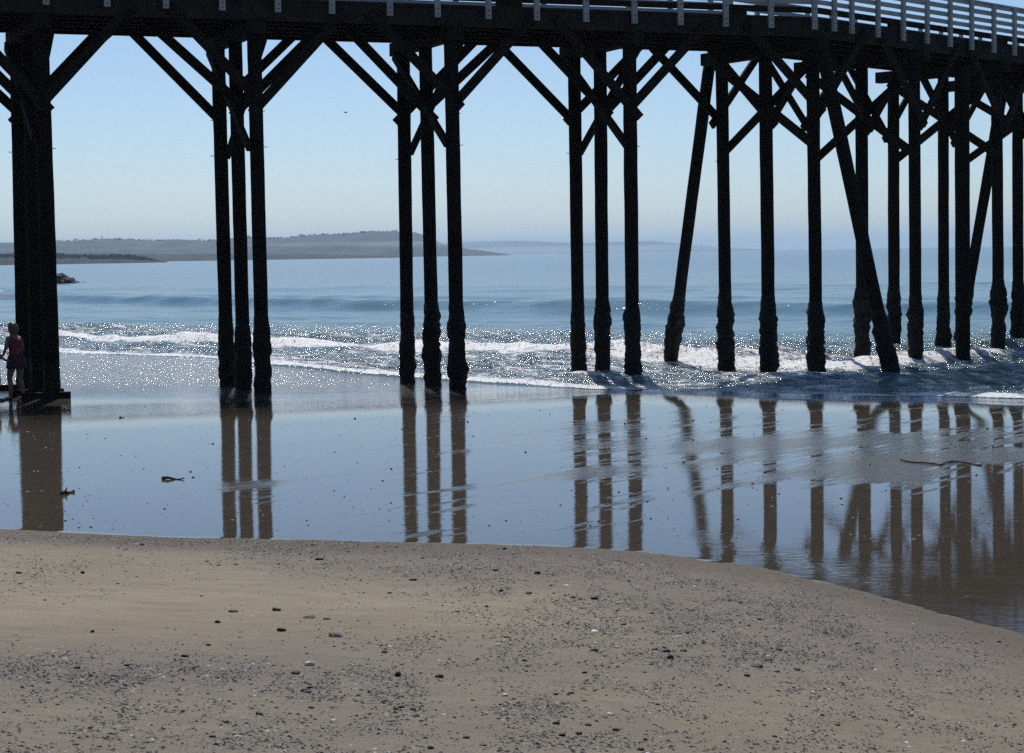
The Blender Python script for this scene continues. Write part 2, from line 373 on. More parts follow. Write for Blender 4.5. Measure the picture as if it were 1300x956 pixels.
fB = np.maximum(fB, np.exp(-((tB-.2)/.9)**2)*interp(QXc, [(0, 1.1), (400, 1.0), (1120, 1.1), (1200, .7), (1300, .6)]))
fM = ((tA > 0)*(tB < 0))*interp(QXc, [(0, .40), (500, .46), (700, .52), (1050, .44), (1150, .34), (1300, .34)])
fU = sstep(0, 2, tB)*sstep(34, 6, tB)*interp(QXc, [(0, .50), (500, .48), (900, .42), (1300, .38)])
fL = .30*blob(QX, QY, -20, 372, 60, 4)*2
foam = np.clip(np.maximum.reduce([fA, fB, fM, fU, fL]), 0, 1)
near = sstep(420, 70, Y2); surf = (tA > 0)*sstep(26, 8, tB)
kelp = sstep(120, 170, Y2)*sstep(900, 500, Y2)
sea = grid_mesh('sea', np.stack([X2, Y2, z], -1), mat_sea(), dict(foam=foam, near=near, kelp=kelp, surf=surf))
tag(sea, kind='structure')

# ------------------------------------------------------------------ pier
pier = link(bpy.data.objects.new('pier', None)); pier.location = (B5.x, B5.y, 0)
tag(pier, 'long dark timber trestle pier on tarred piles with a white board railing', 'pier')
PO = Vector(pier.location)
def pbuild(mb, name, mat, parent=None, smooth=False, label=None):
    mb.v = [(v[0]-PO.x, v[1]-PO.y, v[2]-PO.z) for v in mb.v]
    o = mb.build(name, mat, parent or pier, smooth)
    if label: o['label'] = label
    return o
Z_CAP0, Z_CAP1 = 8.27, 8.60; Z_ST1 = 9.02; Z_DK = 9.09
def pile_mesh(base, top, r, r2=None):
    base = Vector(base); top = Vector(top); r2 = r2 or r
    n = 20; rows = 34; vs = []; fs = []; d = (top-base); ph = random.random()*50
    for i in range(rows+1):
        t = i/rows; p = base+d*t; rr = r+(r2-r)*t
        for j in range(n):
            a = 2*math.pi*j/n
            q = rr*(1+.045*mnoise.noise(Vector((math.cos(a)*1.4+ph, math.sin(a)*1.4, t*d.length*1.1)))+.02*mnoise.noise(Vector((math.cos(a)*5+ph, math.sin(a)*5, t*d.length*6))))
            vs.append((p.x+q*math.cos(a), p.y+q*math.sin(a), p.z))
    for i in range(rows):
        for j in range(n): fs.append((i*n+j, i*n+(j+1) % n, (i+1)*n+(j+1) % n, (i+1)*n+j))
    fs.append(tuple(n*rows+j for j in range(n)))
    mb = MB(); mb.add(vs, fs); return mb
def crust_mesh(base, top, r, z0, z1, amt):
    base = Vector(base); top = Vector(top); d = top-base; n = 30; rows = int((z1-z0)/.035)+2; vs = []; fs = []; ph = random.random()*90
    for i in range(rows+1):
        zz = z0+(z1-z0)*i/rows; p = base+d*((zz-base.z)/d.z)
        env = min(1, (max(0, z1-zz)/.55)**.8)*(.75+.25*min(1, max(0, zz-z0)/.5)); env *= .6+.8*max(0, .5+mnoise.noise(Vector((ph+30, 4, zz*1.3))))
        ring = .5+.5*mnoise.noise(Vector((ph, 0, zz*2.2)))+.35*mnoise.noise(Vector((ph+9, 0, zz*6)))
        for j in range(n):
            a = 2*math.pi*j/n
            b1 = mnoise.noise(Vector((math.cos(a)*1.1+ph, math.sin(a)*1.1, zz*3.2)))
            b2 = mnoise.noise(Vector((math.cos(a)*3+ph, math.sin(a)*3, zz*9)))
            b3 = mnoise.noise(Vector((math.cos(a)*6+ph, math.sin(a)*6, zz*22)))
            q = r*1.0+env*amt*.9*max(-.02, .38+.5*ring+1.0*b1+.55*b2+.22*b3)
            vs.append((p.x+q*math.cos(a), p.y+q*math.sin(a), zz))
    for i in range(rows):
        for j in range(n): fs.append((i*n+j, i*n+(j+1) % n, (i+1)*n+(j+1) % n, (i+1)*n+j))
    vs.append(tuple(base+d*((z1+.01-base.z)/d.z))); c = len(vs)-1
    for j in range(n): fs.append((rows*n+j, rows*n+(j+1) % n, c))
    mb = MB(); mb.add(vs, fs); return mb
def add_pile(bx, by, tx, ty, ztop, r, crust=(1.7, .07), label=None):
    gz = float(beach_z(np.array([bx]), np.array([by]))[0][0])-.6
    gz = min(gz, -.6)
    base = (bx, by, gz); top = (tx, ty, ztop)
    o = pbuild(pile_mesh(base, top, r), 'pile', M_PILE, smooth=True, label=label)
    o.data.name = 'pile'
    if crust:
        pbuild(crust_mesh(base, top, r, max(gz, -.4), crust[0]*random.uniform(.92, 1.1), crust[1]), 'mussel_crust', M_CRUST, o, smooth=True)
    return o
# bents: s along row, across direction, distances of the piles
def st_of(px, y=495):           # station on near row for a photo column
    k = (px-650)/F
    best = None
    for S, sgn in ((S1, 1), (S2, 1)):
        # B5.x+S.x s = k (B5.y+S.y s)
        s = (k*B5.y-B5.x)/(S.x-k*S.y)
        if (S is S1 and s <= .01) or (S is S2 and s >= -.01): best = s; break
    return best
A1 = Vector((-.42, .907)).normalized(); A5 = Vector((-.56, .83)).normalized(); A6 = Vector((-.70, .71)).normalized()
bents = [
    dict(s=st_of(58)-4.75, a=A1, L=[0, 1.5, 3.0], cr=None, out=True),
    dict(s=st_of(62), a=A1, L=[0, 1.42, 3.0], cr=(.95, .02)),
    dict(s=st_of(331), a=A1, L=[0, 1.52, 3.0], cr=(1.75, .055)),
    dict(s=st_of(579), a=A1, L=[0, 1.6, 3.08], cr=(1.9, .065)),
    dict(s=st_of(804), a=A1, L=[0, 1.55, 3.0], cr=(1.95, .075)),
    dict(s=0.0, a=A5, L=[0, 1.79, 3.54], cr=(1.95, .08), batter=True),
    dict(s=st_of(1163), a=A6, L=[0, 1.72, 3.4], cr=(2.0, .08)),
    dict(s=st_of(1267), a=A6, L=[0, 1.79, 3.54], cr=(2.05, .08)),
    dict(s=st_of(1267)+4.5, a=A6, L=[0, 1.8, 3.82], cr=(2.1, .08), batter2=True),
    dict(s=st_of(1267)+9.3, a=A6, L=[0, 1.8, 3.5], cr=(2.1, .08), out=True),
]
def P3(v2, z): return Vector((v2.x, v2.y, z))
bent_pts = []
for bi, b in enumerate(bents):
    p0 = B5+(S1 if b['s'] <= 0 else S2)*b['s']; S = S1 if bi < 5 else (S2 if bi > 5 else (S1+S2).normalized())
    pts = [p0+b['a']*L for L in b['L']]; bent_pts.append((pts, S, b))
    for i, p in enumerate(pts):
        j = Vector((random.uniform(-.05, .05), random.uniform(-.08, .08)))
        b.setdefault('base', []).append(p+j)
        add_pile(p.x+j.x, p.y+j.y, p.x, p.y, Z_CAP0+.01, random.uniform(.160, .180), b['cr'])
    a = b['a']
    mb = MB(); mb.beam(P3(pts[0]-a*.42, (Z_CAP0+Z_CAP1)/2), P3(pts[-1]+a*(.55 if bi != 5 else .7), (Z_CAP0+Z_CAP1)/2), .32, Z_CAP1-Z_CAP0); pbuild(mb, 'cap_beam', M_TIMBER)
    # crossing braces on both faces of the bent
    zl = random.uniform(5.85, 6.05)
    for sg, (i0, i1) in ((-1, (0, 2)), (1, (2, 0))):
        off = S*(sg*.235)
        lo = P3(pts[i0]+off, zl); hi = P3(pts[i1]+off, 8.22); d = (hi-lo).normalized()
        mb = MB(); mb.beam(lo-d*.25, hi+d*.02, .095, .235, up=Vector((S.x, S.y, 0)).cross(d)); pbuild(mb, 'cross_brace', M_TIMBER)
    # knee braces to the stringers, one each way at every pile row
    for i, p in enumerate(pts):
        for sg in (-1, 1):
            Sd = S
            if bi == 5: Sd = S1 if sg < 0 else S2
            zt = 8.86 if i == 0 else 8.70
            run = random.uniform(1.95, 2.12); zb = random.uniform(6.6, 6.85)
            nrm = N1 if Sd is S1 else N2
            outq = -.245 if i == 0 else (.245 if i == 2 else -.245)
            lo = P3(p+nrm*outq, zb); hi = P3(p+nrm*outq+Sd*(sg*run), zt); d = (hi-lo).normalized()
            mb = MB(); mb.beam(lo-d*.22, hi, .095, .225, up=Vector((nrm.x, nrm.y, 0)).cross(d)); pbuild(mb, 'knee_brace', M_TIMBER)
    # climbing spikes / bolt ends
    if not b.get('out'):
        for i in (0, 2):
            for z_ in (5.7+random.uniform(-.1, .1), 6.55):
                sd = 1 if i == 0 else -1
                mb = MB(); q0 = P3(pts[i], z_); dr = Vector((S.x*sd, S.y*sd, .04)); mb.tube([q0+dr*.12, q0+dr*(.22 if z_ > 6 else .26)], [.010, .008], 6); pbuild(mb, 'spike', M_BOLT)
# raking piles
b5 = bent_pts[5][0]
add_pile(9.50, 44.5, 7.95, 46.15, 8.3, .175, (1.75, .07), 'raking pile leaning towards the beach')
add_pile(4.45, 52.3, 5.55, 50.15, 8.3, .17, (2.0, .07), 'raking pile slanting out to the seaward side')
b8 = bent_pts[8][0]
fb = at_z(1210, 426, .1)
tb_ = b8[1]+A6*.2; add_pile(fb.x, fb.y, tb_.x-.15, tb_.y+.45, 8.3, .175, (2.0, .07), 'raking pile slanting out to the seaward side')
wd = Vector((.2492*51.2, 51.2)); add_pile(wd.x, wd.y, wd.x, wd.y, 8.27, .205, None, 'thick smooth replacement pile without mussel growth')
# sill timbers at the foot of the first bent
p = bent_pts[1][0]
for (c, w) in ((p[0]-N1*.22, 1.05), (p[1]+N1*.0-A1*.5, 1.2), (p[2]+N1*.25, 1.2)):
    z0 = float(beach_z(np.array([c.x]), np.array([c.y]))[0][0])
    mb = MB(); mb.beam(P3(c-S1*w*.62, z0+.07), P3(c+S1*w*.38, z0+.06), .18, .15); pbuild(mb, 'sill_timber', M_TIMBER)

# stringers and deck
S_MIN, S_MAX = -31.0, 24.0
def run_beam(name, q, z0, z1, w, mat, smin=S_MIN, smax=S_MAX, label=None):
    zc = (z0+z1)/2; mb = MB()
    prof = [(-w/2, z0), (-w/2, z1), (w/2, z1), (w/2, z0)]
    vs = []; fs = []
    stn = [smin, 0, smax]
    for s_ in stn:
        for dq, zz in prof:
            v = line(s_, q+dq) if s_ != 0 else (B5+MT*(q+dq))
            vs.append((v.x, v.y, zz))
    for i in range(2):
        for j in range(4): fs.append((i*4+j, i*4+(j+1) % 4, (i+1)*4+(j+1) % 4, (i+1)*4+j))
    fs += [(3, 2, 1, 0), (8, 9, 10, 11)]
    mb.add(vs, fs); return pbuild(mb, name, mat, label=label)
QN, QF = -.14, 3.42
run_beam('stringer', QN, Z_CAP1, Z_ST1, .11, M_FASCIA)
for q in (.55, 1.25, 1.95, 2.65, QF): run_beam('stringer', q, Z_CAP1, Z_ST1, .12, M_TIMBER)
# deck planks
mb = MB(); s_ = S_MIN
while s_ < S_MAX:
    e_ = s_+.245
    q0, q1 = QN-.08, QF+.12
    c = [line(s_, q0), line(e_, q0), line(e_, q1), line(s_, q1)]
    if (c[0]-c[1]).length > .03 or (c[2]-c[3]).length > .03:
        zt = Z_DK+random.uniform(-.003, .003)
        vs = [(v.x, v.y, zz) for zz in (Z_ST1+.002, zt) for v in c]
        mb.add(vs, [(0, 3, 2, 1), (4, 5, 6, 7), (0, 1, 5, 4), (1, 2, 6, 5), (2, 3, 7, 6), (3, 0, 4, 7)])
    s_ += .25
pbuild(mb, 'deck', M_FASCIA)

# curbs on blocks, posts and rails
def st_off(px, q):
    k = (px-650)/F
    for S, N in ((S1, N1), (S2, N2)):
        o = B5+N*q; s = (k*o.y-o.x)/(S.x-k*S.y)
        lim = (MT*q).dot(S)
        if (S is S1 and s <= lim) or (S is S2 and s >= lim): return s, S, N
    return 0.0, S1, N1
CURB_S = [st_off(q_, QN-.02)[0] for q_ in (653, 937, 1140, 1272)]; CURB_S += [CURB_S[0]-5.5*i for i in range(1, 4)]+[CURB_S[3]+5.5]
def rail_pt(s, q): return (B5+MT*q) if s == 0 else line(s, q)
def seg_rail(name, q, z0, z1, w, mat, breaks=None):
    return run_beam(name, q, z0, z1, w, mat)
for side, qc in (('near', QN-.02), ('far', QF+.05)):
    run_beam('curb_timber', qc, 9.20, 9.335, .14, M_TIMBER)
    if side == 'near': ss = CURB_S
    else: ss = [S_MIN+.6+5.2*i for i in range(11)]
    for s_ in ss:
        S = S1 if s_ < 0 else S2; N = N1 if s_ < 0 else N2; v = B5+N*qc+S*s_
        mb = MB(); mb.beam((v.x-S.x*.32, v.y-S.y*.32, 9.145), (v.x+S.x*.32, v.y+S.y*.32, 9.145), .12, .106); pbuild(mb, 'curb_block', M_TIMBER)
boards = [(9.395, 9.51), (9.60, 9.72), (9.815, 9.945), (10.03, 10.13)]
for qs, zs in ((QN-.155, 0), (QF+.17, 0)):
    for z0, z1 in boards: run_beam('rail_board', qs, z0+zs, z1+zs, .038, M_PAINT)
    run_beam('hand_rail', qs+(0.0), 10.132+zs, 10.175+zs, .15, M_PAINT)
post_px = [70, 147, 221, 292, 362, 430, 503, 563, 627, 688, 750, 811, 869, 926, 983, 1038, 1063, 1085, 1118, 1150, 1180, 1209, 1236, 1264, 1290]
def add_post(S, N, s, q, sgn, ztop=10.13):
    c = B5+N*q+S*s
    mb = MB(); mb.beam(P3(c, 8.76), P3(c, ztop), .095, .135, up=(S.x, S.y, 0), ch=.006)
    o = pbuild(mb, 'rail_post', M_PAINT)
    for zz in (8.83, 8.95, 9.27):
        mb = MB(); f_ = c-N*(.050*sgn); mb.tube([P3(f_, zz), P3(f_-N*(.018*sgn), zz)], [.016, .014], 8); pbuild(mb, 'bolt', M_BOLT, o)
sts = []
for px in post_px:
    s, S, N = st_off(px, QN-.225); sts.append((s, S, N))
sl = sts[0][0]
for i in range(1, 5): sts.append((sl-1.24*i, S1, N1))
sr = sts[24][0]
for i in range(1, 5): sts.append((sr+1.2*i, S2, N2))
for s, S, N in sts: add_post(S, N, s, QN-.222, 1)
s_ = -23.
while s_ < 19:
    S, N = (S1, N1) if s_ < (MT*QF).dot(S1) else (S2, N2)
    if not (abs(s_) < .3): add_post(S, N, s_, QF+.24, -1)
    s_ += 1.22

# ------------------------------------------------------------------ people
def skin_body(name, verts, edges, rads, mat, parent=None, sub=2):
    me = bpy.data.meshes.new(name); me.from_pydata(verts, edges, []); me.update()
    o = link(bpy.data.objects.new(name, me))
    md = o.modifiers.new('skin', 'SKIN'); md.use_smooth_shade = True
    for i, r_ in enumerate(rads):
        sv = me.skin_vertices[0].data[i]; sv.radius = r_ if hasattr(r_, '__len__') else (r_, r_)
        sv.use_root = (i == 0)
    sb = o.modifiers.new('sub', 'SUBSURF'); sb.levels = sub; sb.render_levels = sub
    dg = bpy.context.evaluated_depsgraph_get(); dg.update()
    m2 = bpy.data.meshes.new_from_object(o.evaluated_get(dg)); bpy.data.objects.remove(o)
    m2.materials.clear(); m2.materials.append(mat); m2.name = name
    m2.polygons.foreach_set('use_smooth', [True]*len(m2.polygons))
    return link(bpy.data.objects.new(name, m2), parent)
M_SKIN = mat_simple('skin', (.20, .11, .08), .6, .1, 6)
M_TOP = mat_simple('coral_top', (.15, .025, .035), .85, .2, 20)
M_SKIRT = mat_simple('plum_skirt', (.06, .015, .038), .85, .25, 18)
M_HAIR = mat_simple('brown_hair', (.12, .07, .035), .6, .4, 40)
M_SHIRT2 = mat_simple('red_shirt', (.45, .04, .05), .85, .2, 20)
M_SHORT2 = mat_simple('navy_shorts', (.02, .025, .05), .85, .2, 20)
M_EYE = mat_simple('eye', (.02, .015, .012), .2, .1, 9)
M_PHONE = mat_simple('dark_bag', (.015, .015, .02), .5, .1, 9)
def person(loc, rz, label, top, skirt, height=1.63, female=True, reach=True, torso_bend=.10):
    root = link(bpy.data.objects.new('person', None)); root.location = loc; root.rotation_euler.z = rz
    root.scale = (height/1.68*1.08, height/1.68*1.14, height/1.68)
    tag(root, label, 'person')
    # local frame: faces -X (towards the left of the picture), Y is the figure's left/right
    V = []; E = []; Rr = []
    def v(x, y, z_, r): V.append((x, y, z_)); Rr.append(r); return len(V)-1
    def e(*ids):
        for a_, b_ in zip(ids[:-1], ids[1:]): E.append((a_, b_))
    pel = v(0, 0, .90, (.135, .155)); wa = v(-.01, 0, 1.05, (.10, .125)); ch = v(-.035, 0, 1.25, (.115, .145)); sh = v(-.05, 0, 1.37, (.085, .11)); nk = v(-.075, 0, 1.46, .05); hd0 = v(-.10, 0, 1.53, .072); hd1 = v(-.11, 0, 1.60, .09); hd2 = v(-.10, 0, 1.665, .065)
    e(pel, wa, ch, sh, nk, hd0, hd1, hd2)
    for s, fx, kn in ((1, .03, -.03), (-1, -.10, -.10)):
        hp = v(-.0, .09*s, .82, .098); k1 = v(kn*.6, .10*s, .62, .078); kk = v(kn, .10*s, .47, .058); cf = v(kn*.3+fx*.5+.02, .105*s, .31, .054); an = v(fx+.03, .11*s, .09, .034); hl = v(fx+.035, .11*s, .035, .034); to = v(fx-.06, .12*s, .025, .032); tp = v(fx-.14, .125*s, .018, .022)
        e(pel, hp, k1, kk, cf, an, hl, to, tp)
    for s in (1, -1):
        so = v(-.05, .155*s, 1.355, .052); 
        if reach: el = v(-.05+.02*s, .21*s, 1.10, .038); wr = v(-.25, .13*s, 1.01+.03*s, .026); hn = v(-.31, .12*s, 1.005+.03*s, (.030, .018)); pm = v(-.345, .115*s, 1.0+.03*s, (.030, .015))
        else: el = v(-.02, .22*s, 1.09, .04); wr = v(-.12, .20*s, .87, .027); hn = v(-.14, .20*s, .80, (.03, .018)); pm = v(-.15, .20*s, .765, (.03, .015))
        e(sh, so, el, wr, hn, pm)
        d = (Vector(V[pm])-Vector(V[wr])).normalized()
        for q in range(4):
            off = Vector((0, 0, 1)).cross(d) if abs(d.z) < .7 else Vector((0, 1, 0))
            u_ = (q-1.5)*.016; ln = [.062, .075, .07, .052][q]
            a0 = Vector(V[pm])+off*u_; a1 = a0+d*ln*.55+Vector((0, 0, -.006)); a2 = a0+d*ln+Vector((0, 0, -.022))
            i0 = v(*a0, .009); i1 = v(*a1, .0085); i2 = v(*a2, .007); e(pm, i0, i1, i2)
        a0 = Vector(V[hn])+Vector((0, -.03*s, 0))+d*.01; i0 = v(*a0, .0105); i1 = v(*(a0+d*.03+Vector((0, -.012*s, 0))), .009); e(hn, i0, i1)
    body = skin_body('body', V, E, Rr, M_SKIN, root)
    # nose, ears, eyes, lips in low relief
    def ell(name, c, r3, mat, seg=12):
        bm = bmesh.new(); bmesh.ops.create_uvsphere(bm, u_segments=seg, v_segments=8, radius=1)
        for q in bm.verts: q.co = Vector((c[0]+q.co.x*r3[0], c[1]+q.co.y*r3[1], c[2]+q.co.z*r3[2]))
        me = bpy.data.meshes.new(name); bm.to_mesh(me); bm.free(); me.materials.append(mat); me.polygons.foreach_set('use_smooth', [True]*len(me.polygons))
        return link(bpy.data.objects.new(name, me), root)
    ell('nose', (-.200, 0, 1.578), (.018, .012, .020), M_SKIN)
    for s in (1, -1): ell('eye', (-.180, .032*s, 1.602), (.010, .012, .007), M_EYE); ell('ear', (-.10, .082*s, 1.59), (.018, .012, .03), M_SKIN)
    ell('lips', (-.182, 0, 1.543), (.010, .022, .008), M_TOP)
    # clothing as lofted shells
    def loft(name, secs, mat, folds=0.0):
        n = 28; vs = []; fs = []
        for k_, (z_, cx, rx, ry) in enumerate(secs):
            for j in range(n):
                a = 2*math.pi*j/n; w = 1+folds*math.sin(a*7+k_*.3)*(1-(z_-secs[-1][0])/(secs[0][0]-secs[-1][0]) if len(secs) > 1 else 1)
                vs.append((cx+rx*w*math.cos(a), ry*w*math.sin(a), z_))
        for k_ in range(len(secs)-1):
            for j in range(n): fs.append((k_*n+j, (k_+1)*n+j, (k_+1)*n+(j+1) % n, k_*n+(j+1) % n))
        mb_ = MB(); mb_.add(vs, fs); o = mb_.build(name, mat, root, True)
        sd = o.modifiers.new('thick', 'SOLIDIFY'); sd.thickness = .006
        return o
    loft('top', [(1.375, -.05, .10, .17), (1.33, -.05, .128, .165), (1.25, -.035, .135, .165), (1.15, -.02, .118, .145), (1.05, -.01, .112, .138), (.98, 0, .135, .155)], top, .01)
    if female: loft('skirt', [(1.02, -.01, .122, .145), (.93, 0, .158, .182), (.85, 0, .172, .20), (.77, 0, .182, .212), (.70, 0, .188, .22)], skirt, .05)
    else: loft('skirt' if female else 'shorts', [(1.02, -.01, .122, .142), (.93, 0, .152, .178), (.8, 0, .158, .195), (.62, -.02, .15, .195)], skirt, .02)
    # hair
    bm = bmesh.new(); bmesh.ops.create_icosphere(bm, subdivisions=4, radius=1)
    for q in bm.verts:
        c = q.co.copy(); x, y, z_ = c
        nz = .10*mnoise.noise(c*3.1)+.06*mnoise.noise(c*9)
        rr = 1+nz
        if female and z_ < -.1: zz = z_*.235
        else: zz = z_*.108
        fx = .105 if x > 0 else .098
        cut = 0
        q.co = Vector((-.085+x*fx*rr+(.028 if z_ < 0 else .0), y*.102*rr, 1.618+zz*rr))
        if x < -.45 and z_ < .35: q.co.x = -.115
        if z_ < -.5: q.co.x = max(q.co.x, -.07)
    me = bpy.data.meshes.new('hair'); bm.to_mesh(me); bm.free(); me.materials.append(M_HAIR); me.polygons.foreach_set('use_smooth', [True]*len(me.polygons))
    link(bpy.data.objects.new('hair', me), root)
    return root
g = at_D(22, 505, 39.6); gz = float(beach_z(np.array([g.x]), np.array([g.y]))[0][0])
person((g.x, g.y, gz), R(-32), 'barefoot woman in coral top and short plum skirt standing beside the leftmost piles', M_TOP, M_SKIRT, 1.64)
g = at_D(-9, 505, 39.1); gz = float(beach_z(np.array([g.x]), np.array([g.y]))[0][0])
person((g.x, g.y, gz), R(170), 'person in a red shirt at the left edge, reaching towards the barefoot woman', M_SHIRT2, M_SHORT2, 1.5, False)

# ------------------------------------------------------------------ rocks
def rock_mesh(name, sx, sy, sz, seed, sub=4, rough=.35, mat=None):
    bm = bmesh.new(); bmesh.ops.create_icosphere(bm, subdivisions=sub, radius=1)
    o = Vector((seed*3.3, seed*1.7, seed*.9))
    for q in bm.verts:
        c = q.co.copy(); f = 1+rough*mnoise.noise(c*1.3+o)+rough*.5*mnoise.noise(c*3.1+o)+rough*.25*mnoise.noise(c*7+o)
        f -= .12*abs(mnoise.noise(c*2.2+o*2))
        q.co = Vector((c.x*sx*f, c.y*sy*f, c.z*sz*f))
    me = bpy.data.meshes.new(name); bm.to_mesh(me); bm.free(); me.materials.append(mat)
    return me
M_ROCK = mat_simple('sea_rock', (.035, .033, .03), .8, .5, 1.2)
for i, (px, w, h, lab) in enumerate([(72, 2.0, 1.55, 'largest dark rock of the outcrop in the sea beside the leftmost piles'), (80, 1.0, 1.0, 'second largest dark rock, close against the largest rock in the sea'),
                                     (90, 1.1, .75, 'middle dark rock of the outcrop in the sea, lower than the two on its left'), (98, .9, .38, 'low flat dark rock between the middle rock and the end of the outcrop'), (105, .55, .25, 'small dark rock at the right end of the outcrop in the sea')]):
    p = at_D(px, 358, 265+i*1.3)
    o = link(bpy.data.objects.new('sea_rock', rock_mesh('sea_rock', w, w*.9, h, i+3, 4, .4, M_ROCK))); o.location = (p.x, p.y, -.15); tag(o, lab, 'rock', 'rocks of the dark outcrop in the sea')

# ------------------------------------------------------------------ far coast
def ridge(name, D, pts, depth, mat, jag=0.0, ground=-1.0, step=2, x0=None, x1=None):
    xs = np.arange(pts[0][0], pts[-1][0]+.1, step); tops = interp(xs, pts)
    rows = [(0, 0), (.10, .35), (.25, .62), (.45, .85), (.7, 1.), (1.0, .9), (1.6, .3)]
    P = np.zeros((len(rows), len(xs), 3))
    for i, (x, ty) in enumerate(zip(xs, tops)):
        p = at_D(x, ty, D+depth*.7); zt = p.z; k = p.x/p.y
        for r_, (d, hh) in enumerate(rows):
            Dd = D+depth*d; n_ = mnoise.noise(Vector((x*.045, d*3, D*.01)))+.5*mnoise.noise(Vector((x*.16, d*7, D*.01)))
            zz = ground+(zt-ground)*hh*(1+(.22*n_ if 0 < d < .7 or d > .7 else 0))
            if d == .7: zz = zt+jag*mnoise.noise(Vector((x*.31, 1, D)))
            P[r_, i] = (k*Dd, Dd, min(zz, zt*1.0+3) if zt > 0 else zz)
    o = grid_mesh(name, P, mat); tag(o, kind='structure'); return o
def mat_hill(name, c1, c2, sc):
    m = NT(name); p = m.pos(); n = m.noise(p, sc, 6, .65)
    m.set(Base_Color=m.mix(m.ramp(n, [(.4, 0.), (.62, 1.)]), c1, c2), Roughness=.95, Specular_IOR_Level=.1); return m.m
M_HILL = mat_hill('hill_scrub', (.035, .050, .058), (.085, .096, .095), .012)
M_HILL2 = mat_hill('shore_bluff', (.015, .022, .018), (.045, .048, .036), .03)
ridge('far_hills', 15500, [(470, 324), (540, 312), (580, 307.5), (620, 306), (665, 305.5), (700, 307.5), (740, 308.5), (800, 306.5), (830, 306), (870, 310), (930, 315), (990, 317.5)], 2500, M_HILL, 2)
ridge('hills', 4600, [(-900, 300), (-400, 303), (0, 308), (40, 307.5), (70, 307), (110, 304.5), (140, 303), (170, 304.5), (200, 305), (230, 304), (262, 306), (290, 303), (315, 301.5), (345, 302), (365, 302), (400, 298), (430, 297.5), (455, 296), (470, 294), (500, 293.8), (528, 295), (545, 301), (560, 309), (580, 314), (610, 318), (635, 321.5), (650, 324)], 900, M_HILL, 3)
ridge('coastal_terrace', 3100, [(-700, 318), (60, 321), (120, 321.5), (180, 322), (240, 322.5), (300, 322), (360, 323), (420, 323.5), (480, 324.5), (520, 326.3)], 300, M_HILL2, 1)
ridge('headland', 2000, [(-700, 316), (0, 322), (60, 323), (150, 325.5), (190, 328), (212, 330.5)], 160, M_HILL2, 1)
def tree_mass(name, D, span, hfun, n, mat, seed, size):
    r = random.Random(seed); mb = MB()
    for i in range(n):
        x = r.uniform(*span); hgt = hfun(x)*r.uniform(.6, 1.1)
        if hgt <= .3: continue
        base = at_D(x, 331, D+r.uniform(-20, 40)); 
        c = Vector((base.x, base.y, gbase(x)))
        rr = size*r.uniform(.6, 1.3)
        for j in range(34):
            a = r.uniform(0, 6.28); zz = r.random(); rad = rr*(math.sin(min(1, zz*1.15)*math.pi)**.6)*r.uniform(.5, 1.1)
            q = c+Vector((math.cos(a)*rad, math.sin(a)*rad, zz*hgt)); s_ = rr*r.uniform(.15, .34)
            u_ = Vector((r.uniform(-1, 1), r.uniform(-1, 1), r.uniform(-1, 1))).normalized(); w_ = u_.cross(Vector((r.uniform(-1, 1), r.uniform(-1, 1), r.uniform(-1, 1)))).normalized()
            mb.add([q+u_*s_, q-u_*s_*.6+w_*s_, q-u_*s_*.6-w_*s_], [(0, 1, 2)])
    o = mb.build(name, mat); tag(o, kind='stuff'); return o
M_FOL = mat_hill('scrub_foliage', (.012, .020, .014), (.03, .04, .025), .2)
gbase = lambda x: float(interp(x, [(-700, 13), (0, 8.5), (60, 7.5), (150, 5), (190, 2.5), (212, .5)]))-1
tree_mass('headland_trees', 2060, (-60, 200), lambda x: float(interp(x, [(-60, 4), (0, 5), (30, 3.5), (70, 7), (90, 4.5), (130, 5), (165, 7), (180, 5), (200, 1.5)])), 420, M_FOL, 5, 4.5)
r_ = random.Random(3)
def ridge_base(x): return at_D(x, interp(x, [(0, 308), (110, 304.5), (140, 303), (200, 305), (262, 306), (315, 301.5), (345, 302), (365, 302), (400, 298), (430, 297.5), (455, 296), (470, 294), (500, 293.8)]), 4600+630).z
gbase = lambda x: ridge_base(x)-3
tree_mass('ridge_trees', 5200, (20, 505), lambda x: 6+4*mnoise.noise(Vector((x*.11, 3, 1)))+(4 if int(x/7) % 9 == 0 else 0), 260, M_FOL, 8, 4.5)

# ------------------------------------------------------------------ debris on the flat
def ground(px, py, z0=.35):
    z_ = z0
    for _ in range(6):
        p = at_z(px, py, z_); z_ = float(beach_z(np.array([p.x]), np.array([p.y]))[0][0])
    return Vector((p.x, p.y, z_))
def log_thing(name, a, b, r0, r1, label, cat, knots=()):
    A = ground(*a); B = ground(*b); n = 12; pts = []; rad = []
    for i in range(n+1):
        t = i/n; q = A.lerp(B, t); q.z += r0*.55+.01*math.sin(t*7); pts.append(q-A); rad.append((r0+(r1-r0)*t)*(1+.18*mnoise.noise(Vector((t*6, r0*90, 0)))))
    mb = MB(); mb.tube(pts, rad, 10, .06)
    for t, ln, up in knots:
        q = (A.lerp(B, t)-A)+Vector((0, 0, r0*.6)); mb.tube([q, q+Vector((.02, 0, ln))*up], [r0*.5, r0*.25], 8, .1)
    o = mb.build(name, M_DRIFT, None, True); o.location = A; tag(o, label, cat); return o
log_thing('driftwood', (206, 608.5), (234, 609), .020, .007, 'tapered dark stick of driftwood lying on the wet sand between the two left pile groups', 'driftwood')
log_thing('driftwood', (78, 628), (94, 625), .020, .016, 'short knotted driftwood piece lying beside the leftmost pile reflection', 'driftwood', [(.3, .06, 1), (.2, .035, 1)])
log_thing('driftwood', (152, 531), (157, 531), .012, .008, 'tiny dark chip of wood on the wet sand right of the woman', 'driftwood')
